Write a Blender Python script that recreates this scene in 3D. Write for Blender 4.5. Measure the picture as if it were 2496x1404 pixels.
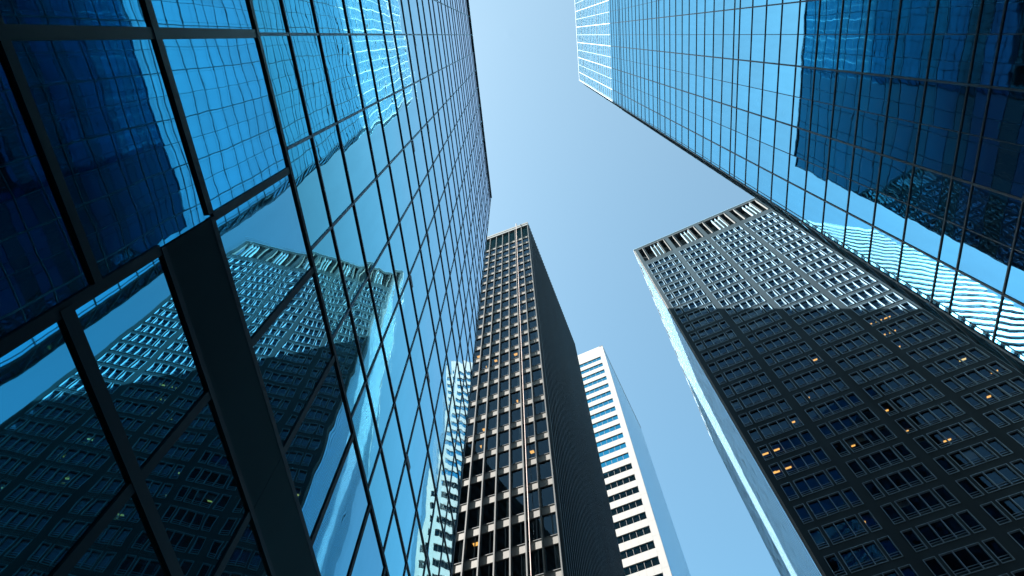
import bpy, math, random
from mathutils import Vector, Matrix
R_ = math.radians
random.seed(11)
for o in list(bpy.data.objects): bpy.data.objects.remove(o)
scene = bpy.context.scene
COL = scene.collection

# ------------------------------------------------------------------ camera
EYE = 1.6
PITCH, ROLL = R_(67.6257), R_(-0.8677)
fw = Vector((0, math.cos(PITCH), math.sin(PITCH)))
up0 = Vector((0, -math.sin(PITCH), math.cos(PITCH)))
rt0 = Vector((1, 0, 0))
rt = rt0 * math.cos(ROLL) + up0 * math.sin(ROLL)
up = -rt0 * math.sin(ROLL) + up0 * math.cos(ROLL)
cd = bpy.data.cameras.new('camera'); cam = bpy.data.objects.new('camera', cd); COL.objects.link(cam)
cd.sensor_width = 36; cd.lens = 21.617; cd.clip_start = 0.1; cd.clip_end = 6000
M = Matrix((( rt.x, up.x, -fw.x, 0), (rt.y, up.y, -fw.y, 0), (rt.z, up.z, -fw.z, EYE), (0, 0, 0, 1)))
cam.matrix_world = M
scene.camera = cam
scene.render.resolution_x = 1024; scene.render.resolution_y = 576

# ------------------------------------------------------------------ sky, sun, exposure
SUN_AZ, SUN_EL = R_(-86), R_(42.4)
w = bpy.data.worlds.new('World'); scene.world = w; w.use_nodes = True
nt = w.node_tree; nt.nodes.clear()
sky = nt.nodes.new('ShaderNodeTexSky'); sky.sky_type = 'NISHITA'; sky.sun_disc = False
sky.sun_elevation = SUN_EL; sky.sun_rotation = SUN_AZ
sky.air_density = 1.0; sky.dust_density = 0.6; sky.ozone_density = 1.0
hs = nt.nodes.new('ShaderNodeMix'); hs.data_type = 'RGBA'; hs.blend_type = 'MULTIPLY'; hs.inputs[0].default_value = 1; hs.inputs[7].default_value = (1.13, 1.21, .93, 1)
bg = nt.nodes.new('ShaderNodeBackground'); bg.inputs[1].default_value = 0.0505
wo = nt.nodes.new('ShaderNodeOutputWorld')
# the clear air deepens away from the sun, low in the north-east
tc = nt.nodes.new('ShaderNodeTexCoord'); dp = nt.nodes.new('ShaderNodeVectorMath'); dp.operation = 'DOT_PRODUCT'; dp.inputs[1].default_value = (.46, .84, -.28)
mr = nt.nodes.new('ShaderNodeMapRange'); mr.inputs[1].default_value = -.3; mr.inputs[2].default_value = .65
gr = nt.nodes.new('ShaderNodeMix'); gr.data_type = 'RGBA'; gr.inputs[6].default_value = (1.06, 1.0, .97, 1); gr.inputs[7].default_value = (.52, .72, .85, 1)
h2 = nt.nodes.new('ShaderNodeMix'); h2.data_type = 'RGBA'; h2.blend_type = 'MULTIPLY'; h2.inputs[0].default_value = 1
nt.links.new(tc.outputs['Generated'], dp.inputs[0]); nt.links.new(dp.outputs['Value'], mr.inputs[0]); nt.links.new(mr.outputs[0], gr.inputs[0])
nt.links.new(sky.outputs[0], hs.inputs[6]); nt.links.new(hs.outputs[2], h2.inputs[6]); nt.links.new(gr.outputs[2], h2.inputs[7]); nt.links.new(h2.outputs[2], bg.inputs[0]); nt.links.new(bg.outputs[0], wo.inputs[0])
sl = bpy.data.lights.new('sun', 'SUN'); sl.energy = 5.0; sl.angle = R_(0.5); sl.color = (1.0, 0.95, 0.89)
so = bpy.data.objects.new('sun', sl); COL.objects.link(so)
sd = Vector((math.sin(SUN_AZ) * math.cos(SUN_EL), math.cos(SUN_AZ) * math.cos(SUN_EL), math.sin(SUN_EL)))
so.rotation_euler = sd.to_track_quat('Z', 'Y').to_euler(); so.location = sd * 400
scene.cycles.caustics_reflective = False; scene.cycles.caustics_refractive = False
scene.view_settings.view_transform = 'Standard'; scene.view_settings.look = 'None'
scene.view_settings.exposure = 3.0; scene.view_settings.gamma = 1

# ------------------------------------------------------------------ materials
def newmat(name):
    m = bpy.data.materials.new(name); m.use_nodes = True
    n = m.node_tree.nodes; n.clear()
    out = n.new('ShaderNodeOutputMaterial')
    return m, n, m.node_tree.links, out

def rgba(c): return (c[0], c[1], c[2], 1)

def solid(name, c, rough=0.6, metal=0.0, var=0.12, scale=0.6, spec=0.4, streak=False):
    m, n, l, out = newmat(name)
    p = n.new('ShaderNodeBsdfPrincipled'); p.inputs['Roughness'].default_value = rough; p.inputs['Metallic'].default_value = metal
    p.inputs['Specular IOR Level'].default_value = spec
    g = n.new('ShaderNodeNewGeometry')
    mp = n.new('ShaderNodeMapping'); mp.inputs['Scale'].default_value = (scale, scale, scale * (0.12 if streak else 1))
    t = n.new('ShaderNodeTexNoise'); t.inputs['Scale'].default_value = 1.0; t.inputs['Detail'].default_value = 5
    mx = n.new('ShaderNodeMix'); mx.data_type = 'RGBA'
    a = [max(0, x * (1 - var)) for x in c]; b = [min(1, x * (1 + var)) for x in c]
    mx.inputs[6].default_value = rgba(a); mx.inputs[7].default_value = rgba(b)
    rp = n.new('ShaderNodeMapRange'); rp.inputs[1].default_value = .3; rp.inputs[2].default_value = .7
    l.new(g.outputs['Position'], mp.inputs[0]); l.new(mp.outputs[0], t.inputs['Vector'])
    l.new(t.outputs[0], rp.inputs[0]); l.new(rp.outputs[0], mx.inputs[0]); l.new(mx.outputs[2], p.inputs['Base Color'])
    l.new(p.outputs[0], out.inputs[0])
    return m

def vmath(n, l, op, a, b=None, s=None):
    v = n.new('ShaderNodeVectorMath'); v.operation = op
    for i, x in enumerate((a, b)):
        if x is None: continue
        if isinstance(x, (tuple, Vector)): v.inputs[i].default_value = tuple(x)
        else: l.new(x, v.inputs[i])
    if s is not None:
        if isinstance(s, (int, float)): v.inputs['Scale'].default_value = s
        else: l.new(s, v.inputs['Scale'])
    return v.outputs[0]

def wavy_normal(n, l, amp, tilt, pillow, sc1, sc2):
    """every pane of float glass has its own slight tilt, bulge and roller waves"""
    g = n.new('ShaderNodeNewGeometry')
    at = n.new('ShaderNodeAttribute'); at.attribute_name = 'pane'
    sp = n.new('ShaderNodeSeparateXYZ'); l.new(at.outputs['Vector'], sp.inputs[0])
    off = n.new('ShaderNodeCombineXYZ')
    k = n.new('ShaderNodeMath'); k.operation = 'MULTIPLY'; k.inputs[1].default_value = 91.7; l.new(sp.outputs[2], k.inputs[0])
    for i in range(3): l.new(k.outputs[0], off.inputs[i])
    pos = vmath(n, l, 'ADD', g.outputs['Position'], off.outputs[0])
    def noise(scale, detail):
        t = n.new('ShaderNodeTexNoise'); t.inputs['Scale'].default_value = scale; t.inputs['Detail'].default_value = detail
        l.new(pos, t.inputs['Vector']); return vmath(n, l, 'SUBTRACT', t.outputs['Color'], (.5, .5, .5))
    n1 = vmath(n, l, 'SCALE', noise(sc1, 1.0), s=amp * 2)
    n2 = vmath(n, l, 'SCALE', noise(sc2, 2.0), s=amp * 0.55)
    wn = n.new('ShaderNodeTexWhiteNoise'); wn.noise_dimensions = '1D'; l.new(sp.outputs[2], wn.inputs['W'])
    r1 = vmath(n, l, 'SCALE', vmath(n, l, 'SUBTRACT', wn.outputs['Color'], (.5, .5, .5)), s=tilt * 2)
    v = vmath(n, l, 'ADD', vmath(n, l, 'ADD', n1, n2), r1)
    # pillow bulge along the tangent and the vertical
    tg = vmath(n, l, 'CROSS_PRODUCT', g.outputs['Normal'], (0, 0, 1))
    pu = vmath(n, l, 'SCALE', tg, s=None); 
    m1 = n.new('ShaderNodeMath'); m1.operation = 'MULTIPLY'; m1.inputs[1].default_value = -pillow; l.new(sp.outputs[0], m1.inputs[0])
    l.new(m1.outputs[0], pu.node.inputs['Scale'])
    m2 = n.new('ShaderNodeMath'); m2.operation = 'MULTIPLY'; m2.inputs[1].default_value = pillow; l.new(sp.outputs[1], m2.inputs[0])
    cz = n.new('ShaderNodeCombineXYZ'); l.new(m2.outputs[0], cz.inputs[2])
    v = vmath(n, l, 'ADD', v, vmath(n, l, 'ADD', pu, cz.outputs[0]))
    nn = vmath(n, l, 'NORMALIZE', vmath(n, l, 'ADD', g.outputs['Normal'], v))
    return nn, sp.outputs[2]

def mirror_glass(name, tint, amp=.003, tilt=.002, pillow=.002, sc1=.7, sc2=3., rough=0.0, var=.06, dust_lift=0.03, edge=(1, 1, 1), power=3.0, fade=None):
    m, n, l, out = newmat(name)
    nn, rnd = wavy_normal(n, l, amp, tilt, pillow, sc1, sc2)
    p = n.new('ShaderNodeBsdfGlossy'); p.inputs['Roughness'].default_value = rough
    gi = n.new('ShaderNodeNewGeometry')
    dt = n.new('ShaderNodeVectorMath'); dt.operation = 'DOT_PRODUCT'; l.new(gi.outputs['Incoming'], dt.inputs[0]); l.new(nn, dt.inputs[1])
    ab = n.new('ShaderNodeMath'); ab.operation = 'ABSOLUTE'; l.new(dt.outputs['Value'], ab.inputs[0])
    om = n.new('ShaderNodeMath'); om.operation = 'SUBTRACT'; om.use_clamp = True; om.inputs[0].default_value = 1; l.new(ab.outputs[0], om.inputs[1])
    pw = n.new('ShaderNodeMath'); pw.operation = 'POWER'; pw.inputs[1].default_value = power; l.new(om.outputs[0], pw.inputs[0])
    if fade:      # coated vision glass: dark seen square on, a mirror seen along the wall
        pw = n.new('ShaderNodeMapRange'); pw.clamp = True; pw.inputs[1].default_value = fade[0]; pw.inputs[2].default_value = fade[1]
        l.new(ab.outputs[0], pw.inputs[0])
    mx = n.new('ShaderNodeMix'); mx.data_type = 'RGBA'
    mx.inputs[6].default_value = rgba([x * (1 - var) for x in tint]); mx.inputs[7].default_value = rgba([x * (1 + var) for x in tint])
    l.new(rnd, mx.inputs[0])
    m3 = n.new('ShaderNodeMix'); m3.data_type = 'RGBA'; m3.inputs[7].default_value = rgba(edge)
    l.new(pw.outputs[0], m3.inputs[0]); l.new(mx.outputs[2], m3.inputs[6]); l.new(nn, p.inputs['Normal'])
    # the coating swallows red except at a grazing angle
    p5 = n.new('ShaderNodeMath'); p5.operation = 'POWER'; p5.inputs[1].default_value = 4; l.new(om.outputs[0], p5.inputs[0])
    rm = n.new('ShaderNodeMath'); rm.operation = 'MULTIPLY_ADD'; rm.inputs[1].default_value = edge[0] - tint[0]; rm.inputs[2].default_value = tint[0]; l.new(p5.outputs[0], rm.inputs[0])
    sc_ = n.new('ShaderNodeSeparateColor'); l.new(m3.outputs[2], sc_.inputs[0])
    cc = n.new('ShaderNodeCombineColor'); l.new(rm.outputs[0], cc.inputs[0]); l.new(sc_.outputs[1], cc.inputs[1]); l.new(sc_.outputs[2], cc.inputs[2])
    l.new(cc.outputs[0], p.inputs['Color'])
    # rain-streaked street dirt, its teal also lifting the black of shaded reflections
    g = n.new('ShaderNodeNewGeometry'); mp = n.new('ShaderNodeMapping'); mp.inputs['Scale'].default_value = (3, 3, .5)
    mp.inputs['Rotation'].default_value = (.35, .2, 0)
    l.new(g.outputs['Position'], mp.inputs[0])
    t = n.new('ShaderNodeTexNoise'); t.inputs['Scale'].default_value = 1.3; t.inputs['Detail'].default_value = 6; l.new(mp.outputs[0], t.inputs['Vector'])
    rp = n.new('ShaderNodeMapRange'); rp.inputs[1].default_value = .35; rp.inputs[2].default_value = .75
    rp.inputs[3].default_value = dust_lift * .35; rp.inputs[4].default_value = dust_lift * 1.6; l.new(t.outputs[0], rp.inputs[0])
    d = n.new('ShaderNodeBsdfDiffuse'); d.inputs[0].default_value = (.24, .40, .46, 1)
    ms = n.new('ShaderNodeMixShader'); l.new(rp.outputs[0], ms.inputs[0]); l.new(p.outputs[0], ms.inputs[1]); l.new(d.outputs[0], ms.inputs[2])
    l.new(ms.outputs[0], out.inputs[0])
    return m

def clear_glass(name, trans, refl, amp=.002, f0=.10):
    """window glass one can see into: tinted transmission plus a coated reflection"""
    m, n, l, out = newmat(name)
    nn, rnd = wavy_normal(n, l, amp, .002, .001, .8, 3)
    tr = n.new('ShaderNodeBsdfTransparent'); tr.inputs[0].default_value = rgba(trans)
    gl = n.new('ShaderNodeBsdfGlossy'); gl.inputs['Roughness'].default_value = 0.01; gl.inputs['Color'].default_value = rgba(refl)
    l.new(nn, gl.inputs['Normal'])
    gi = n.new('ShaderNodeNewGeometry')
    dt = n.new('ShaderNodeVectorMath'); dt.operation = 'DOT_PRODUCT'; l.new(gi.outputs['Incoming'], dt.inputs[0]); l.new(nn, dt.inputs[1])
    ab = n.new('ShaderNodeMath'); ab.operation = 'ABSOLUTE'; l.new(dt.outputs['Value'], ab.inputs[0])
    om = n.new('ShaderNodeMath'); om.operation = 'SUBTRACT'; om.use_clamp = True; om.inputs[0].default_value = 1; l.new(ab.outputs[0], om.inputs[1])
    pw = n.new('ShaderNodeMath'); pw.operation = 'POWER'; pw.inputs[1].default_value = 5; l.new(om.outputs[0], pw.inputs[0])
    fr = n.new('ShaderNodeMath'); fr.operation = 'MULTIPLY_ADD'; fr.inputs[1].default_value = 1 - f0; fr.inputs[2].default_value = f0; l.new(pw.outputs[0], fr.inputs[0])
    ms = n.new('ShaderNodeMixShader'); l.new(fr.outputs[0], ms.inputs[0]); l.new(tr.outputs[0], ms.inputs[1]); l.new(gl.outputs[0], ms.inputs[2])
    l.new(ms.outputs[0], out.inputs[0])
    return m

def lamp_mat(name, c, s):
    m, n, l, out = newmat(name)
    e = n.new('ShaderNodeEmission'); e.inputs[0].default_value = rgba(c); e.inputs[1].default_value = s
    l.new(e.outputs[0], out.inputs[0]); return m

GL_L = mirror_glass('left_mirror_glass', (.02, .055, .055), amp=.006, tilt=.006, pillow=.004, sc1=1.1, sc2=4.5, dust_lift=.045, edge=(1, .86, 1), fade=(.58, .22), var=.15)
GL_LS = mirror_glass('left_spandrel_glass', (.02, .065, .10), amp=.006, tilt=.006, pillow=.004, sc1=1.1, sc2=4.5, dust_lift=.045, edge=(1, .86, 1), fade=(.58, .22), var=.15)
GL_LL = mirror_glass('entrance_mirror_glass', (.05, .38, .58), amp=.005, tilt=.004, pillow=.003, sc1=1.1, sc2=4.5, dust_lift=.05, edge=(.85, .95, 1), var=.08)
GL_R = mirror_glass('right_mirror_glass', (.10, .34, .58), amp=.004, tilt=.002, pillow=.003, dust_lift=.06, edge=(.5, .85, 1), var=.10)
GL_B = mirror_glass('side_mirror_glass', (.10, .34, .58), amp=.016, tilt=.014, pillow=.004, dust_lift=.08, sc1=.5, sc2=1.6, rough=.03, var=.35)
GL_W = mirror_glass('ribbon_glass', (.01, .25, .42), amp=.003, tilt=.002, pillow=.001, dust_lift=.01)
GL_WS = mirror_glass('pale_side_glass', (.22, .58, .85), amp=.002, tilt=.001, pillow=.001, dust_lift=.04, rough=.12)
GL_WIN = clear_glass('office_window_glass', (.60, .64, .66), (.25, .5, .75), f0=.045)
GL_C = clear_glass('dark_window_glass', (.60, .64, .66), (.22, .36, .48), f0=.06)
M_MUL_L = solid('navy_mullion_metal', (.013, .050, .085), rough=.42, metal=.1, var=.1, spec=.35)
M_BEAM_L = solid('navy_beam_metal', (.011, .042, .068), rough=.55, metal=.0, var=.15, scale=.8, spec=.08)
M_PANEL = solid('dark_panel', (.013, .050, .070), rough=.6, var=.15, scale=.7, spec=.02, streak=True)
M_MUL_R = solid('grey_mullion_metal', (.055, .12, .17), rough=.45, metal=.1, var=.08)
M_CORE = solid('dark_core', (.02, .025, .03), rough=.9, var=.1)
M_CONC = solid('grey_concrete', (.024, .040, .052), rough=.9, var=.2, scale=.35, spec=.04, streak=True)
M_FRAME = solid('pale_window_frame', (.15, .25, .33), rough=.45, metal=.15, var=.05)
M_LOUV = solid('stained_louver', (.11, .108, .10), rough=.8, var=.35, scale=.9)
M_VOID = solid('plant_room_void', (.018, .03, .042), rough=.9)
M_INT = solid('office_interior', (.06, .06, .055), rough=.9, var=.3, scale=.25)
M_BLIND = solid('beige_blind', (.42, .41, .36), rough=.9, var=.15, scale=2)
M_CFIN = solid('light_grey_fin', (.062, .070, .073), rough=.6, metal=.0, var=.1, scale=.5, streak=True)
M_CSPAN = solid('pale_spandrel_panel', (.145, .14, .13), rough=.6, var=.06, scale=.5)
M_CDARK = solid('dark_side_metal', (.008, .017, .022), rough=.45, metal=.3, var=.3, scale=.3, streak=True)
M_CTOP = solid('roof_band_grey', (.12, .14, .15), rough=.7, var=.12)
M_CURT = solid('pale_curtain', (.45, .45, .42), rough=.9, var=.1, scale=3)
M_WHITE = solid('white_facade_panel', (.235, .24, .24), rough=.6, var=.03, scale=.2)
M_WHITE2 = solid('white_painted_band', (.75, .75, .74), rough=.6, var=.03)
M_JOINT = solid('panel_joint_grey', (.2, .2, .2), rough=.8)
M_GROUND = solid('paving', (.04, .04, .04), rough=.9, var=.2)
M_ROAD = solid('asphalt', (.05, .05, .052), rough=.9, var=.2)
M_TOWER = solid('far_tower_concrete', (.10, .10, .10), rough=.85, var=.15)
M_LAMP = lamp_mat('warm_ceiling_lamp', (1.0, .46, .10), .42)
M_LAMP2 = lamp_mat('pale_ceiling_lamp', (1.0, .66, .26), .36)
M_ROPE = solid('pale_rope', (.55, .45, .42), rough=.8)

# ------------------------------------------------------------------ mesh helpers
class Frame:
    """a vertical facade plane: u runs along it, d outward from it, z up"""
    def __init__(s, O, T, Nn): s.O, s.T, s.N = Vector(O), Vector(T), Vector(Nn)
    def P(s, u, d, z): return s.O + s.T * u + s.N * d + Vector((0, 0, z))

class MB:
    def __init__(s): s.v = []; s.f = []; s.a = []
    def box(s, F, u0, u1, d0, d1, z0, z1, rnd=0., bevel=0):
        b = len(s.v)
        for (u, d, z) in ((u0, d0, z0), (u1, d0, z0), (u1, d1, z0), (u0, d1, z0), (u0, d0, z1), (u1, d0, z1), (u1, d1, z1), (u0, d1, z1)):
            s.v.append(F.P(u, d, z)); s.a.append((1 if u == u1 else -1, 1 if z == z1 else -1, rnd))
        s.f += [tuple(b + i for i in q) for q in ((0, 3, 2, 1), (4, 5, 6, 7), (0, 1, 5, 4), (1, 2, 6, 5), (2, 3, 7, 6), (3, 0, 4, 7))]
    def prism(s, pts, z0, z1):
        b = len(s.v); k = len(pts)
        for z in (z0, z1):
            for p in pts: s.v.append(Vector((p[0], p[1], z))); s.a.append((0, 0, 0))
        s.f.append(tuple(b + i for i in range(k))[::-1]); s.f.append(tuple(b + k + i for i in range(k)))
        for i in range(k):
            j = (i + 1) % k; s.f.append((b + i, b + j, b + k + j, b + k + i))
    def tube(s, pts, r, n=8):
        b = len(s.v)
        for i, p in enumerate(pts):
            p = Vector(p); q = Vector(pts[min(i + 1, len(pts) - 1)]) - Vector(pts[max(i - 1, 0)])
            q.normalize(); a = q.orthogonal().normalized(); c = q.cross(a)
            rr = r[i] if isinstance(r, (list, tuple)) else r
            for k in range(n):
                t = 2 * math.pi * k / n; s.v.append(p + a * math.cos(t) * rr + c * math.sin(t) * rr); s.a.append((0, 0, 0))
        for i in range(len(pts) - 1):
            for k in range(n):
                j = (k + 1) % n; s.f.append((b + i * n + k, b + i * n + j, b + (i + 1) * n + j, b + (i + 1) * n + k))
        s.f.append(tuple(b + k for k in range(n))[::-1]); s.f.append(tuple(b + (len(pts) - 1) * n + k for k in range(n)))
    def build(s, name, mat, parent=None, kind=None, label=None):
        if not s.v: return None
        org = parent_origin(parent)
        me = bpy.data.meshes.new(name)
        me.from_pydata([tuple(v - org) for v in s.v], [], s.f)
        at = me.attributes.new('pane', 'FLOAT_VECTOR', 'POINT')
        at.data.foreach_set('vector', [c for a in s.a for c in a])
        me.materials.append(mat); me.update()
        import bmesh
        bm = bmesh.new(); bm.from_mesh(me); bmesh.ops.recalc_face_normals(bm, faces=bm.faces); bm.to_mesh(me); bm.free()
        o = bpy.data.objects.new(name, me); COL.objects.link(o)
        if parent: o.parent = parent
        if kind: o['kind'] = kind
        if label: o['label'] = label
        return o

def parent_origin(p):
    v = Vector((0, 0, 0))
    while p: v += p.location; p = p.parent
    return v

def thing(name, loc, label, cat, group=None):
    o = bpy.data.objects.new(name, None); o.location = loc; COL.objects.link(o)
    o['label'] = label; o['category'] = cat
    if group: o['group'] = group
    return o

def px(p):
    d = Vector(p) - Vector((0, 0, EYE)); z = d.dot(fw)
    if z < .3: return None
    k = 21.617 / 36 * 1024
    return 512 + d.dot(rt) / z * k, 288 - d.dot(up) / z * k

def shown(corners, ok=None):
    """projected area in the photograph of a quad, 0 when it lies outside the frame"""
    q = [px(c) for c in corners]
    if any(p is None for p in q): return 0
    cx = sum(p[0] for p in q) / 4; cy = sum(p[1] for p in q) / 4
    if not any(0 <= p[0] <= 1024 and 0 <= p[1] <= 576 for p in q): return 0
    q = [(min(max(p[0], 0), 1024), min(max(p[1], 0), 576)) for p in q]
    return abs(sum(q[i][0] * q[(i + 1) % 4][1] - q[(i + 1) % 4][0] * q[i][1] for i in range(4))) / 2

def quad(F, u0, u1, z0, z1): return [F.P(u0, 0, z0), F.P(u1, 0, z0), F.P(u1, 0, z1), F.P(u0, 0, z1)]
def pick(items, score, n=100):
    s = sorted(range(len(items)), key=lambda i: -score(items[i]))
    big = set(i for i in s[:n] if score(items[i]) > 0)
    return [items[i] for i in range(len(items)) if i in big], [items[i] for i in range(len(items)) if i not in big]
def az_of(p): return math.degrees(math.atan2(p[0], p[1]))

def hdg(deg): a = R_(deg); return Vector((math.sin(a), math.cos(a), 0))

# ------------------------------------------------------------------ ground
g = MB(); g.prism([(-1500, -1500), (1500, -1500), (1500, 1500), (-1500, 1500)], -.6, -.15)
o = g.build('ground', M_GROUND); o['kind'] = 'structure'
SA = 5.077; S = hdg(SA); N = Vector((S.y, -S.x, 0))          # street direction, and to its right
def SP(t, n, z=0): v = S * t + N * n; return (v.x, v.y)
g = MB(); g.prism([SP(-200, 2.5), SP(-200, 9), SP(30, 9), SP(30, 2.5)], -.146, -.142)
o = g.build('road', M_ROAD); o['kind'] = 'structure'
for nm, a, b in (('pavement_near', -3.3, 2.5), ('pavement_far', 9, 12.3)):
    g = MB(); g.prism([SP(-200, a), SP(-200, b), SP(16, b), SP(16, a)], -.146, 0)
    o = g.build('pavement', M_GROUND); o['kind'] = 'structure'

# ------------------------------------------------------------------ left mirror tower
DL = 3.5
FL = Frame(N * -DL, S, N)
def build_left():
    root = thing('office_building', FL.P(8, 0, 0), 'close mirror glass office block filling the left side, with dark navy beams', 'building')
    z = lambda h: h * DL + EYE
    T0, T1 = -30.9, 15.72
    us = [1.24 + 1.61 * k for k in range(-20, 10)]
    cols = [T0] + [u for u in us if T0 < u < T1 - .3] + [T1]
    top = z(18.4)
    zs = [z(2.665), z(3.05)]
    h = 3.53
    while h < 18.3:
        zs += [z(h), z(h + .69)]; h += 1.18
    zs = [q for q in zs if q < top - .6] + [top - .25]
    # core
    b = MB(); b.box(FL, T0, T1 - .03, -34, -.06, 0, top - .5)
    b.build('wall', M_CORE, root)
    panes = []
    for i in range(len(cols) - 1):
        for j in range(len(zs) - 1):
            panes.append((cols[i], cols[i + 1], zs[j], zs[j + 1], 1 if j % 2 == 0 and j > 0 else 0))
    # storeys at street level
    low = [T0] + [u for u in cols if T0 < u < 0] + [u + .3 for u in cols if 0 < u < T1 - .5] + [T1]
    for i in range(len(low) - 1):
        a, c = low[i], low[i + 1]
        rows = [0.05, z(.84), z(1.32), z(1.9), z(2.665)] if c < 1.6 else [0.05, z(.35), z(1.2), z(1.6)]
        for j in range(len(rows) - 1): panes.append((a, c, rows[j], rows[j + 1], 2))
        if c >= 1.6: panes.append((a, c, z(1.9), z(2.665), 2))
    big, rest = pick(panes, lambda p: shown(quad(FL, *p[:4])))
    for p in big:
        m = MB(); m.box(FL, p[0] + .004, p[1] - .004, -.03, 0, p[2] + .004, p[3] - .004, rnd=random.random())
        m.build('glass_pane', (GL_L, GL_LS, GL_LL)[p[4]], root)
    for kind, mat in ((0, GL_L), (1, GL_LS), (2, GL_LL)):
        m = MB()
        for p in rest:
            if p[4] == kind: m.box(FL, p[0] + .004, p[1] - .004, -.03, 0, p[2] + .004, p[3] - .004, rnd=random.random())
        m.build(('glass_pane', 'spandrel_glass', 'entrance_glass')[kind], mat, root, kind='stuff')
    # opaque band over the entrance storey
    u = 1.53; ux = [q for q in low if q > 1.5]
    for a, c in zip([1.53] + ux[2::2], ux[2::2] + [T1]):
        m = MB(); m.box(FL, a + .004, c - .004, -.03, .025, z(1.6), z(1.89)); m.build('spandrel_panel', M_PANEL, root)
    # far end wall of the block in the same glass
    FE = Frame(FL.P(T1, 0, 0), -N, S)
    m = MB()
    for i in range(20):
        for j in range(len(zs) - 1):
            m.box(FE, .05 + i * 1.61, .05 + (i + 1) * 1.61, -.03, -.005, zs[j] + .004, zs[j + 1], rnd=random.random())
    m.build('end_glass', GL_L, root, kind='stuff')
    # mullions
    for k, u in enumerate(cols):
        wd, dp = (.045, .022)
        m = MB()
        if k == len(cols) - 1: m.box(FL, u - .04, u + .03, -.05, .03, 0, top)
        else: m.box(FL, u - wd / 2, u + wd / 2, -.01, dp, z(2.665) + .09, top - .25)
        m.build('mullion', M_MUL_L, root)
        if -8 < u < T1 - .2:
            m = MB(); off = .3 if u > .5 else .0
            if u > .5:
                m.box(FL, u - .05 + off, u + .05 + off, -.01, .022, 0, z(1.6) - .04)
                m.box(FL, u - .05 + off, u + .05 + off, -.01, .022, z(1.9) + .05, z(2.665) - .05)
            else: m.box(FL, u - .06 + off, u + .05 + off, -.01, .022, 0, z(2.665) - .05)
            m.build('column_cover', M_BEAM_L, root)
    for j, q in enumerate(zs[:-1]):
        m = MB()
        if j == 0: m.box(FL, T0, T1, -.008, .03, q - .045, q + .05)
        else: m.box(FL, T0, T1, -.008, .028, q - .025, q + .025)
        m.build('floor_beam', M_BEAM_L if j == 0 else M_MUL_L, root)
    for a, c, q, hh in ((T0, 1.49, z(1.9), .06), (1.53, T1, z(1.9), .05), (1.53, T1, z(1.6), .04), (T0, 1.49, z(1.32), .05), (1.53, T1, z(1.2), .07), (T0, 1.49, z(.84), .06), (1.53, T1, z(.35), .05)):
        m = MB(); m.box(FL, a, c, -.006, .03, q - hh, q + hh)
        m.build('floor_beam', M_BEAM_L, root)
    m = MB(); m.box(FL, T0, T1 + .06, -34, .10, top - .25, top)
    m.build('roof_coping', M_MUL_L, root)
    # small vents above the window heads seen on a few storeys
    m = MB()
    for k, q in enumerate(zs[2:-1:2]):
        for i, u in enumerate(cols[:-1]):
            if (i * 7 + k * 5) % 9 in (0, 4): m.box(FL, u + .06, u + .42, .001, .02, q + .05, q + 1.5 if False else q + .20)
    m.build('vent_strip', M_MUL_R, root, kind='stuff')
    return root
build_left()

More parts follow.
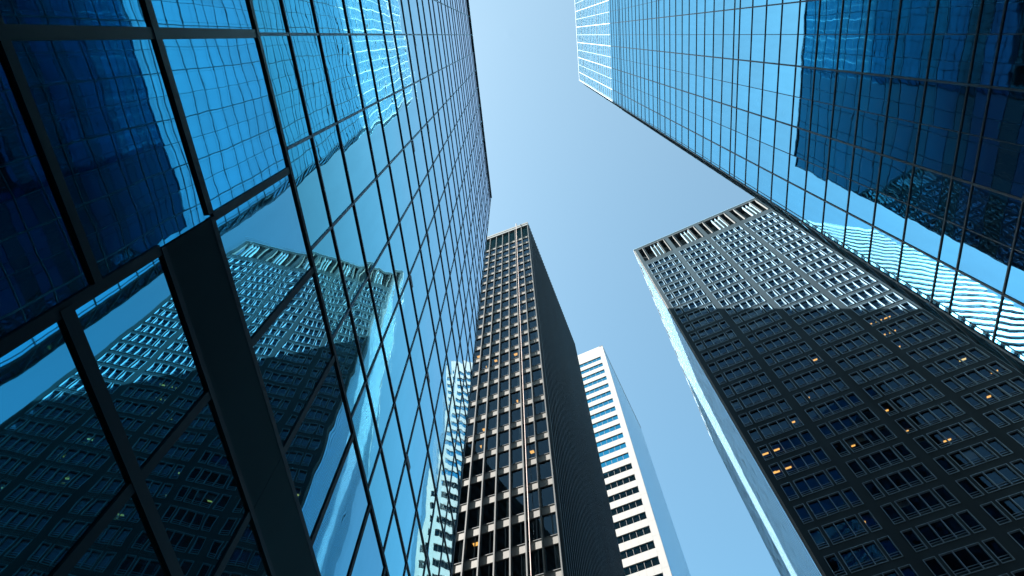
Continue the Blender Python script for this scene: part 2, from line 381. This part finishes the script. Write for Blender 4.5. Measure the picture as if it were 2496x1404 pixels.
# ------------------------------------------------------------------ right mirror tower
DR = 12.5
FR = Frame(N * DR, S, -N)
CH = hdg(SA + 45)                                  # the cut corner
def build_right():
    root = thing('office_tower', FR.P(0, 0, 0), 'tall bright blue mirror glass tower at upper right with a fine mullion grid', 'tower')
    z = lambda h: h * DR + EYE
    T0, T1 = -33.6, 9.2
    top = z(9.72)
    us = [-.002 * DR + .1035 * DR * k for k in range(-26, 8)]
    cols = [T0] + [u for u in us if u > T0 + .3] + [T1]
    zs = []
    base = 2.888 - 1.536 * 2
    h = base
    while h < 9.7:
        row = [h, h + .068] + [h + .068 + .1468 * k for k in range(1, 10)]
        zs += row; h += 1.536
    zs = [0.05] + [z(q) for q in zs if q > .15 and z(q) < top - 1.0] + [top - .3]
    b = MB(); b.prism([SP(T0, DR + .06), SP(T1 - .05, DR + .06), tuple((FR.P(T1, 0, 0) + CH * 1.5 + N * .1)[:2]), SP(T1 + 1.0, DR + 38), SP(T0, DR + 38)], 0, top - .5)
    b.build('wall', M_CORE, root)
    panes = [(cols[i], cols[i + 1], zs[j], zs[j + 1]) for i in range(len(cols) - 1) for j in range(len(zs) - 1)]
    big, rest = pick(panes, lambda p: shown(quad(FR, *p)))
    for p in big:
        m = MB(); m.box(FR, p[0] + .004, p[1] - .004, -.03, 0, p[2] + .004, p[3] - .004, rnd=random.random()); m.build('glass_pane', GL_R, root)
    m = MB()
    for p in rest: m.box(FR, p[0] + .004, p[1] - .004, -.03, 0, p[2] + .004, p[3] - .004, rnd=random.random())
    m.build('glass_pane', GL_R, root, kind='stuff')
    # cut corner
    nc = Vector((-CH.y, CH.x, 0))
    FC = Frame(FR.P(T1, 0, 0), CH, nc)
    m = MB(); e = MB()
    for j in range(len(zs) - 1):
        m.box(FC, .01, 1.5, -.03, 0, zs[j] + .004, zs[j + 1] - .004, rnd=random.random())
        e.box(FC, .0, 1.56, -.008, .06, zs[j] - .035, zs[j] + .035)
    m.build('corner_glass', GL_R, root, kind='stuff'); e.build('corner_transom', M_MUL_R, root, kind='stuff')
    m = MB(); m.box(FC, 1.46, 1.58, -.05, .05, 0, top); m.build('corner_post', M_MUL_R, root)
    # back face beyond the corner
    FB = Frame(FC.P(1.5, 0, 0), N, S)
    m = MB()
    for i in range(22):
        for j in range(len(zs) - 1): m.box(FB, i * 1.6, i * 1.6 + 1.56, -.03, 0, zs[j] + .004, zs[j + 1] - .03, rnd=random.random())
    m.build('end_glass', GL_R, root, kind='stuff')
    for k, u in enumerate(cols):
        strong = abs(((u / DR + .002) / .207) - round((u / DR + .002) / .207)) < .05
        wd, dp = ((.065, .025) if strong else (.03, .015))
        if k == len(cols) - 1: wd, dp = .06, .04
        m = MB(); m.box(FR, u - wd / 2, u + wd / 2, -.01, dp, 0, top - .3); m.build('mullion', M_MUL_R, root)
    for q in zs[1:-1]:
        m = MB(); m.box(FR, T0, T1, -.008, .03, q - .024, q + .024); m.build('floor_beam', M_MUL_R, root)
    m = MB(); m.box(FR, T0, T1 + .02, -38, .05, top - .3, top); m.build('roof_coping', M_MUL_R, root)
    return root
build_right()

# ------------------------------------------------------------------ dark gridded tower (right, behind)
AB = 24.2
TB = Vector((math.cos(R_(AB)), -math.sin(R_(AB)), 0)); NB = hdg(AB); DB = 63.0
FB_ = Frame(NB * DB, TB, -NB)
def window(F, u0, u1, z0, z1, mulls, depth_in, depth_out, bars, fw_=.058):
    m = MB()
    m.box(F, u0, u0 + fw_, -depth_in, depth_out, z0, z1); m.box(F, u1 - fw_, u1, -depth_in, depth_out, z0, z1)
    m.box(F, u0 + fw_, u1 - fw_, -depth_in, depth_out - .01, z0, z0 + fw_); m.box(F, u0 + fw_, u1 - fw_, -depth_in, depth_out - .01, z1 - fw_, z1)
    for u in mulls: m.box(F, u - .035, u + .035, -depth_in, depth_out + .02, z0 + fw_, z1 - fw_)
    ed = [u0 + fw_] + [x for u in mulls for x in (u - .035, u + .035)] + [u1 - fw_]
    for b in bars:
        for i in range(0, len(ed), 2): m.box(F, ed[i], ed[i + 1], -depth_in, -depth_in + .07, z0 + b - .022, z0 + b + .022)
    return m

def build_grid_tower():
    U = lambda a: a * DB
    top = 2.502 * DB + EYE
    root = thing('office_tower', FB_.P(30, 0, 0), 'dark concrete tower at lower right with a grid of framed windows and sunlit top', 'tower')
    ul = U(.124); ur = U(.124 + .016 + 5 * .1335 - .018 + .016)
    F = FB_
    DEP = 66.6
    IN = .22
    nb = 5; nf = 38
    zt0 = 2.295 * DB + EYE; fl = .0617 * DB; wh = 2.88
    ub = [U(.1415 + .1335 * k) for k in range(nb)]
    # wall, built of piers, thin piers and spandrels round real openings
    m = MB(); D0 = -.45
    edges = []
    for b in ub:
        edges += [(b, b + U(.0195)), (b + U(.0255), b + U(.0885)), (b + U(.0935), b + U(.113))]
    # vertical solid strips
    sol = [ul] + [x for e in edges for x in e] + [ur]
    for i in range(0, len(sol), 2): m.box(F, sol[i], sol[i + 1], D0, 0, 0, top - 1.3)
    for (a, b) in edges:
        zz = [0]
        for k in range(nf - 1, -1, -1):
            if zt0 - fl * k - wh >= 4: zz += [zt0 - fl * k - wh, zt0 - fl * k]
        for i in range(0, len(zz) - 1, 2): m.box(F, a, b, D0, -.003, zz[i], zz[i + 1])
        # above the top window row to the plant openings
        m.box(F, a, b, D0, -.003, zt0, 2.335 * DB + EYE)
    m.box(F, ul, ur, D0, .003, top - 1.3, top)
    wall = m.build('wall', M_CONC, root)
    m = MB()
    m.box(F, ul - .0, ur, -1.2, .02, top - .14, top + .06); m.build('roof_coping', M_FRAME, root)
    # building mass behind with its floors
    m = MB(); m.box(F, ul + .3, ur, -DEP, -6.0, 0, top - .4); m.build('core', M_INT, root)
    m = MB()
    for k in range(nf + 1):
        zc = zt0 - fl * k + .12
        if zc > 2: m.box(F, ul + .3, ur - .3, -6.0, D0 - .02, zc, zc + .35)
    m.build('floor_slab', M_INT, root, kind='stuff')
    # windows
    wins = []
    for k in range(nf):
        z1 = zt0 - fl * k; z0 = z1 - wh
        if z0 < 4: continue
        for bi in range(nb):
            for ci in range(3):
                a, b = edges[bi * 3 + ci]; wins.append((a, b, z0, z1, ci, k, bi))
    def sc(wn):
        c = F.P((wn[0] + wn[1]) / 2, 0, wn[2])
        if az_of(c) > 57.6: return 0
        return shown(quad(F, *wn[:4]))
    big, rest = pick(wins, sc)
    rs = MB(); rp = MB(); bl = MB(); ip = MB(); lamps = []
    rr = random.Random(5)
    def parts(wn):
        a, b, z0, z1, ci, k, bi = wn
        mull = [a + (b - a) / 3, a + 2 * (b - a) / 3] if ci == 1 else []
        return window(F, a + .01, b - .01, z0 + .01, z1 - .01, mull, IN, .085, (.55, .86)), mull
    for wn in wins:
        a, b, z0, z1, ci, k, bi = wn
        big_ = wn in big
        f, mull = parts(wn)
        es = [a + .03] + mull + [b - .03]
        p = MB()
        for i in range(len(es) - 1): p.box(F, es[i], es[i + 1], -IN - .012, -IN + .0, z0 + .03, z1 - .03, rnd=rr.random())
        if big_:
            fo = f.build('window', M_FRAME, root); po = p.build('pane', GL_WIN, fo)
            q = MB(); q.box(F, a + .08, b - .08, -IN + .002, -IN + .02, z0 + .08, z0 + .53); q.build('infill_panel', M_CONC, fo)
        else:
            o_ = len(rs.v); rs.v += f.v; rs.a += f.a; rs.f += [tuple(i + o_ for i in q) for q in f.f]
            o_ = len(rp.v); rp.v += p.v; rp.a += p.a; rp.f += [tuple(i + o_ for i in q) for q in p.f]
            fo = None
            q = MB(); q.box(F, a + .08, b - .08, -IN + .002, -IN + .02, z0 + .08, z0 + .53)
            o_ = len(ip.v); ip.v += q.v; ip.a += q.a; ip.f += [tuple(i + o_ for i in t) for t in q.f]
        # blinds: pale and half drawn in the sunlit storeys, few below
        pb = .72 if k < 12 else .06
        for i in range(len(es) - 1):
            if rr.random() < pb:
                drop = rr.choice((.5, .9, 1.3, 1.9, 2.6)) * (1 if k < 12 else .6)
                q = MB(); q.box(F, es[i] + .05, es[i + 1] - .05, -IN - .16, -IN - .13, z1 - drop, z1 - .04)
                if fo: q.build('blind', M_BLIND, fo)
                else:
                    o_ = len(bl.v); bl.v += q.v; bl.a += q.a; bl.f += [tuple(j + o_ for j in t) for t in q.f]
        zone = k > 9
        if zone and rr.random() < .14:
            i = rr.randrange(len(es) - 1); lamps.append((rr.uniform(es[i] + .1, es[i + 1] - .5), rr.uniform(.5, 2.1), z1 + .10, rr.choice((.35, .5, .9)), rr.random()))
    rs.build('window', M_FRAME, root, kind='stuff'); rp.build('window_glass', GL_WIN, root, kind='stuff'); bl.build('blind', M_BLIND, root, kind='stuff'); ip.build('infill_panel', M_CONC, root, kind='stuff')
    # a whole row of lit strips at the left edge, as in the photograph
    for k, n_, pale in ((19, 2, 1), (20, 2, 0), (14, 3, 0), (15, 2, 0)):
        b0 = 0 if k in (19, 20) else 3
        for i in range(n_): lamps.append((edges[b0 * 3 + (0 if i == 0 else 1)][0] + .15 + (i > 1) * 1.4, .9, zt0 - fl * k + .10, 1.0, .2))
    for (u, d, q, ln, r) in lamps[:95]:
        m = MB(); m.box(F, u, u + ln, -.5 - d - .28, -.5 - d, q - .06, q - .002)
        m.build('ceiling_lamp', M_LAMP if r < .7 else M_LAMP2, root)
    # plant storey openings under the roof
    zb, zt = 2.335 * DB + EYE, 2.478 * DB + EYE
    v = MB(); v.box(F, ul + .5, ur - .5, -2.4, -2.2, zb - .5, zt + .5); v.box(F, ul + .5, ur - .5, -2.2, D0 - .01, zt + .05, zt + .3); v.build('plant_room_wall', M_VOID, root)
    for bi, b in enumerate(ub):
        m = MB()
        a0, a1 = b + U(.0255), b + U(.0885)
        for s_ in range(1, 4):
            u = a0 + (a1 - a0) * (.22 + .24 * s_ - .05)
            m.box(F, u, u + .14, -.5, .05, zb, zt - 1.0)
        q = MB(); q.box(F, a0 + (a1 - a0) * .40, a1 - .05, -.62, -.5, zb, zt - 1.0)
        lo = m.build('louver_fin', M_FRAME, root); q.build('louver_panel', M_LOUV, lo)
        for (x0, x1) in ((b, b + U(.0195)), (a0, a1), (b + U(.0935), b + U(.113))):
            h = MB(); h.box(F, x0, x1, D0, -.004, zt, top - 1.3)
            h.box(F, x1 - .10, x1 + .03, -.4, .10, zb, zt)
            h.build('opening_jamb', M_FRAME if False else M_CFIN, root)
    # left flank: a glossy curtain wall that catches the sun and mirrors the towers behind
    P0 = F.P(ul, 0, 0); FS = Frame(P0, NB, -TB)
    gl = MB(); fr = MB()
    rows = [0.1 + 1.95 * k for k in range(int((top - 1.2) / 1.95) + 1)]
    for i in range(44):
        a = .5 + i * 1.5
        for j in range(len(rows) - 1):
            gl.box(FS, a, a + 1.46, -.04, 0, rows[j] + .02, rows[j + 1] - .02, rnd=rr.random())
        fr.box(FS, a - .05, a + .01, -.03, .035, 0, top - 1.0)
    gl.build('side_glass', GL_B, root, kind='stuff'); fr.build('side_mullion', M_FRAME, root, kind='stuff')
    m = MB(); m.box(FS, 0, DEP, -.3, .02, top - 1.0, top); m.box(FS, 0, .48, -.3, -.0, 0, top - 1.0); m.build('side_parapet', M_WHITE, root)
    # dark grilles at the outer edge of that flank
    for k in range(9):
        m = MB(); m.box(FS, 4 + k * 7.0, 7.2 + k * 7.0, -.2, .10, top - 3.0, top - 1.05); m.build('roof_grille', M_VOID, root)
    return root
build_grid_tower()

# ------------------------------------------------------------------ dark tower with pale spandrels (centre)
AC = 20.2
TC = Vector((math.cos(R_(AC)), -math.sin(R_(AC)), 0)); NC = hdg(AC)
PC = Vector((3.98, 41.45, 0)); DC = PC.dot(NC); UC = PC.dot(TC)
FC_ = Frame(NC * DC, TC, -NC)
def build_fin_tower():
    F = FC_
    root = thing('office_tower', F.P(UC - 10, 0, 0), 'slim black tower in the centre with pale vertical fins and rows of cream spandrel blocks', 'tower')
    top = 140.9 + EYE
    W_, DEP = 26.0, 34.0
    bay = 1.551; nf = 33; fl = 3.868
    zb0 = 130.6 + EYE
    ulft = UC - W_
    m = MB(); m.box(F, ulft, UC - .05, -DEP, -5.5, 0, top - .3); m.build('core', M_CDARK, root)
    m = MB()
    for k in range(nf + 1):
        zc = zb0 - fl * k + .15
        if zc > 2: m.box(F, ulft + .2, UC - .2, -5.5, -.30, zc, zc + .6)
    m.build('floor_slab', M_INT, root, kind='stuff')
    nbay = int(W_ / bay)
    fins = [UC - .10 - bay * k for k in range(nbay + 1)]
    for u in fins:
        m = MB(); m.box(F, u - .065, u + .065, -.25, .22, 0, top - 2.0); m.build('vertical_fin', M_CFIN, root)
    sp = []; wi = []
    for i in range(nbay):
        a, b = fins[i + 1] + .065, fins[i] - .065
        for k in range(nf):
            zb = zb0 - fl * k
            if zb < 3: continue
            sp.append((a, b, zb, zb + .98)); wi.append((a, b, zb - (fl - .98), zb, k))
    vis = lambda q: 0 if az_of(F.P((q[0] + q[1]) / 2, 0, 0)) < -6.8 else shown(quad(F, *q[:4]))
    bs, rs_ = pick(sp, vis); bw, rw = pick(wi, vis)
    for q in bs:
        m = MB(); m.box(F, q[0], q[1], -.22, .0, q[2], q[3]); o = m.build('spandrel', M_CSPAN, root)
        m = MB(); m.box(F, q[0], q[1], -.2, .05, q[3], q[3] + .07); m.build('sill', M_CFIN, o)
    m = MB(); s2 = MB()
    for q in rs_: m.box(F, q[0], q[1], -.22, .0, q[2], q[3]); s2.box(F, q[0], q[1], -.2, .05, q[3], q[3] + .07)
    m.build('spandrel', M_CSPAN, root, kind='stuff'); s2.build('sill', M_CFIN, root, kind='stuff')
    rr = random.Random(3)
    fg = MB(); gg = MB(); cu = MB(); nl = 0
    for q in wi:
        a, b, z0, z1, k = q
        f = MB()
        f.box(F, a, a + .07, -.2, -.10, z0 + .07, z1); f.box(F, b - .07, b, -.2, -.10, z0 + .07, z1)
        f.box(F, a + .07, b - .07, -.2, -.10, z0 + .07, z0 + .14); f.box(F, a + .07, b - .07, -.2, -.10, z1 - .08, z1)
        split = rr.random() < .0 or (k in (22, 23, 24))
        if split: f.box(F, (a + b) / 2 + .18, (a + b) / 2 + .26, -.2, -.08, z0 + .14, z1 - .08)
        p = MB(); p.box(F, a + .03, b - .03, -.165, -.15, z0 + .1, z1 - .04, rnd=rr.random())
        c = MB()
        if k > 6 and rr.random() < .6:
            d = rr.uniform(.15, .55); c.box(F, b - d, b - .04, -.30, -.26, z0 + .12, z1 - .05)
        if q in bw:
            fo = f.build('window', M_CDARK, root); p.build('pane', GL_C, fo)
            if c.v: c.build('curtain', M_CURT, fo)
        else:
            for A_, B_ in ((fg, f), (gg, p), (cu, c)):
                o_ = len(A_.v); A_.v += B_.v; A_.a += B_.a; A_.f += [tuple(i + o_ for i in t) for t in B_.f]
        if k > 11 and rr.random() < .13 and nl < 60 and a > UC - 14:
            nl += 1
            l_ = MB(); d = rr.uniform(.3, 1.3); l_.box(F, a + .3, a + .3 + rr.uniform(.3, .8), -.3 - d - .35, -.3 - d, z1 + .07, z1 + .148)
            l_.build('ceiling_lamp', M_LAMP, root)
    fg.build('window', M_CDARK, root, kind='stuff'); gg.build('window_glass', GL_C, root, kind='stuff'); cu.build('curtain', M_CURT, root, kind='stuff')
    # plant storey grilles and roof band
    m = MB()
    for i in range(nbay):
        a, b = fins[i + 1] + .065, fins[i] - .065
        m.box(F, a, b, -.35, -.25, zb0 + .98 + .07, top - 2.0)
        for t in (.45, .62, .79): m.box(F, a + (b - a) * t, a + (b - a) * t + .08, -.25, -.12, zb0 + 1.05, top - 2.0)
    m.build('plant_grille', M_PANEL, root)
    m = MB(); m.box(F, ulft - .05, UC + .05, -1.5, .32, top - 2.0, top - .9); m.box(F, ulft - .05, UC + .08, -1.5, .38, top - .9, top); m.build('roof_band', M_CTOP, root)
    # right flank: closely ribbed dark metal
    FS = Frame(F.P(UC, 0, 0), NC, TC)
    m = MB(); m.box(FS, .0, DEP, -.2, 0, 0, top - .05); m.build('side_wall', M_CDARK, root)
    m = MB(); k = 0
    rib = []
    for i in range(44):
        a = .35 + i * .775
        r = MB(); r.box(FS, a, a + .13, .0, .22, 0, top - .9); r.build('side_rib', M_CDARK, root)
    m = MB()
    for j in range(35):
        for i in range(43):
            m.box(FS, .5 + i * .775, .35 + (i + 1) * .775, .001, .03, 3 + j * fl, 3 + j * fl + 2.4, rnd=rr.random())
    m.build('side_window', mirror_glass('smoked_glass', (.01, .03, .04), dust_lift=.01, edge=(.12, .2, .25)), root, kind='stuff')
    # left flank and back
    FK = Frame(F.P(ulft, 0, -0), NC, -TC)
    m = MB(); m.box(FK, 0, DEP, -.2, 0, 0, top - .1); m.build('side_wall', M_CDARK, root)
    return root
build_fin_tower()
F = FC_
# window-washing rope down the front and the davit that carries it
dv = thing('roof_davit', F.P(UC - 2.72, 0, 142.5), 'small steel davit arm on the roof edge of the central black tower', 'davit')
m = MB(); b0 = F.P(UC - 2.72, -1.0, 142.5); m.tube([b0, b0 + Vector((0, 0, 1.0)), F.P(UC - 2.72, .7, 143.6)], [.09, .08, .06]); m.build('arm', M_CFIN, dv)
m = MB(); m.box(F, UC - 3.0, UC - 2.44, -1.3, -.7, 142.5, 142.8); m.build('base', M_CTOP, dv)
m = MB(); m.tube([F.P(UC - 2.72, .7, 143.6), F.P(UC - 2.70, .62, 100), F.P(UC - 2.72, .55, 50), F.P(UC - 2.72, .5, 3)], .035)
rp_ = m.build('rope', M_ROPE); rp_['label'] = 'pale rope hanging down the front of the central black tower'; rp_['category'] = 'rope'
m = MB(); a0 = F.P(UC - 1.5, -1.5, 142.5); m.tube([a0, a0 + Vector((0, 0, 2.4))], [.05, .02]); 
an = thing('antenna', a0, 'thin antenna standing on the roof of the central black tower', 'antenna'); m.build('mast', M_CTOP, an)
m = MB(); m.tube([a0 + Vector((-.35, 0, 1.8)), a0 + Vector((.35, 0, 1.8))], .02); m.build('crossbar', M_CTOP, an)

# ------------------------------------------------------------------ white banded tower
AW = 24.6
TW = Vector((math.cos(R_(AW)), -math.sin(R_(AW)), 0)); NW = hdg(AW)
PW = Vector((28.0, 90.4, 0)); DW = PW.dot(NW); UW = PW.dot(TW)
FW_ = Frame(NW * DW, TW, -NW)
def build_white():
    F = FW_
    root = thing('office_tower', F.P(UW - 8, 0, 0), 'white tower with horizontal ribbon windows standing between the two dark towers', 'tower')
    top = 171.3 + EYE; WD, DEP = 34.0, 34.0
    fl = .0414 * DW; zt0 = 1.762 * DW * 1.0 + EYE; rh = 1.95
    ul = UW - WD
    m = MB(); m.box(F, ul, UW - .3, -DEP, -3.0, 0, top - .4); m.build('core', M_INT, root)
    bands = MB(); z_hi = top
    nf = 40; ribs = []
    for k in range(nf):
        z1 = zt0 - fl * k; z0 = z1 - rh
        if z0 < 5: break
        m = MB(); m.box(F, ul, UW - 1.45, -.5, 0, z1, z_hi); m.build('white_band', M_WHITE, root)
        z_hi = z0; ribs.append((z0, z1))
    m = MB(); m.box(F, ul, UW - 1.45, -.5, 0, 0, z_hi); m.build('white_band', M_WHITE, root)
    m = MB(); m.box(F, UW - 1.45, UW, -.5, .0, 0, top); m.build('corner_pier', M_WHITE, root)
    rr = random.Random(8); wins = []
    for k, (z0, z1) in enumerate(ribs):
        for i in range(int((WD - 1.45) / 1.45)):
            b = UW - 1.45 - i * 1.45; wins.append((b - 1.45, b, z0, z1, k))
    vis = lambda q: 0 if az_of(F.P(q[1], 0, 0)) < 9.5 else shown(quad(F, *q[:4]))
    big, rest = pick(wins, vis)
    bs = set(big); rf = MB(); rg = MB()
    for q in wins:
        a, b, z0, z1, k = q
        f = MB(); f.box(F, b - .05, b, -.24, -.14, z0, z1); f.box(F, a, b - .05, -.24, -.16, z0, z0 + .05); f.box(F, a, b - .05, -.24, -.16, z1 - .05, z1)
        p = MB(); p.box(F, a, b - .05, -.22, -.20, z0 + .05, z1 - .05, rnd=rr.random())
        if q in bs: fo = f.build('window', M_JOINT, root); p.build('pane', GL_W, fo)
        else:
            for A_, B_ in ((rf, f), (rg, p)):
                o_ = len(A_.v); A_.v += B_.v; A_.a += B_.a; A_.f += [tuple(i + o_ for i in t) for t in B_.f]
    rf.build('window', M_JOINT, root, kind='stuff'); rg.build('window_glass', GL_W, root, kind='stuff')
    # fine joints between the white panels
    j = MB()
    for k, (z0, z1) in enumerate(ribs):
        for i in range(22): u = UW - 1.45 - i * 1.45; j.box(F, u - .012, u + .012, -.01, .004, z1 + .02, z1 + fl - rh - .02)
        j.box(F, UW - 1.45, UW, -.01, .004, z1 + .9, z1 + .925)
    j.build('panel_joint', M_JOINT, root, kind='stuff')
    FS = Frame(F.P(UW, 0, 0), NW, TW)
    gl = MB(); fr = MB()
    for i in range(23):
        gl.box(FS, .1 + i * 1.47, .1 + i * 1.47 + 1.43, -.1, -.02, 0, top - .6, rnd=rr.random())
        fr.box(FS, .04 + i * 1.47, .10 + i * 1.47, -.1, -.008, 0, top - .6)
    gl.build('side_glass', GL_WS, root, kind='stuff'); fr.build('side_mullion', solid('pale_blue_mullion', (.30, .42, .52), rough=.5), root, kind='stuff')
    m = MB(); m.box(FS, 0, DEP, -1, .03, top - .6, top); m.build('roof_coping', M_WHITE, root)
    return root
build_white()

# ------------------------------------------------------------------ tower across the block, whose shadow falls on the right tower
def build_back():
    F = Frame(N * -47.5, S, N)
    root = thing('office_tower', F.P(-20, 0, 0), 'plain concrete tower hidden behind the left glass block, casting its shadow over the street', 'tower')
    top = 138.5
    m = MB(); m.box(F, -70, 20, -30, -.3, 0, top); m.build('wall', M_TOWER, root)
    m = MB(); f2 = MB()
    for j in range(33):
        f2.box(F, -70, 20, -.3, 0, 3 + j * 4.0, 5 + j * 4.0)
        m.box(F, -69.9, 19.9, -.3, -.2, 5 + j * 4.0, 7 + j * 4.0)
    f2.build('floor_band', M_TOWER, root, kind='stuff'); m.build('window_band', GL_C, root, kind='stuff')
build_back()

# ------------------------------------------------------------------ white banded block round the corner, seen only as a reflection
def build_mirrored():
    A = hdg(20.2); T = Vector((A.y, -A.x, 0)); P = Vector((-78.5, 76.6, 0))
    F = Frame(A * P.dot(A), T, -A); u0 = P.dot(T)
    root = thing('office_block', F.P(u0 + 18, 0, 0), 'white block with thin dark window bands, mirrored at the foot of the right glass tower', 'building')
    top = 187 + EYE
    m = MB(); m.box(F, u0, u0 + 36, -12, -.6, 0, top - 1); m.build('wall', M_CORE, root)
    z = top; k = 0
    while z > 8:
        h = 2.6 if k == 0 else 1.5
        m = MB(); m.box(F, u0, u0 + 36, -.6, 0, z - h, z); m.build('white_band', M_WHITE2, root)
        z -= h
        g = MB()
        for i in range(24): g.box(F, u0 + i * 1.5 + .04, u0 + i * 1.5 + 1.46, -.4, -.35, z - 2.2, z, rnd=(i * .137 + k * .31) % 1)
        g.build('window_band', GL_C, root); z -= 2.2; k += 1
build_mirrored()

# ------------------------------------------------------------------ unseen blocks added to keep horizon light out of the street
def block(P, az, wid, dep, h, mat, label, fl=3.9, bay=3.0):
    A = hdg(az); T = Vector((A.y, -A.x, 0)); F = Frame(Vector(P), T, -A)
    root = thing('office_block', Vector((P[0], P[1], 0)), label, 'building')
    m = MB(); m.box(F, -wid / 2, wid / 2, -dep, -.3, 0, h - .6); m.build('window_wall', GL_C, root)
    for i in range(int(wid / bay) + 1):
        m = MB(); u = -wid / 2 + i * bay; m.box(F, u - .4, u + .4, -.3, .05, 0, h - 1.2); m.build('pier', mat, root)
    for k in range(int(h / fl)):
        m = MB(); m.box(F, -wid / 2, wid / 2, -.3, 0, k * fl, k * fl + 1.5); m.build('spandrel', mat, root)
    m = MB(); m.box(F, -wid / 2 - .5, wid / 2 + .5, -dep, .2, h - 1.2, h); m.build('cornice', mat, root)
    for a, dd in ((-wid / 2, 1), (wid / 2, -1)):
        m = MB(); m.box(F, min(a, a + dd * .4), max(a, a + dd * .4), -dep + .1, -.35, 0, h - 1.25); m.build('end_wall', mat, root)
M_B1 = solid('brown_stone', (.14, .11, .09), rough=.9); M_B2 = solid('grey_stone', (.13, .13, .13), rough=.9)
block((0, -62, 0), 185, 60, 30, 92, M_B2, 'unseen grey stone office block added behind the viewer to stop horizon light')
block((-75, -70, 0), 215, 60, 30, 100, M_B1, 'unseen brown stone office block added behind the viewer to the left to stop horizon light')
block((80, -75, 0), 150, 70, 30, 105, M_B1, 'unseen brown stone office block added behind the viewer to the right to stop horizon light')
block((118, -5, 0), 95, 70, 30, 110, M_B2, 'unseen grey stone office block added beyond the blue glass tower to stop horizon light')
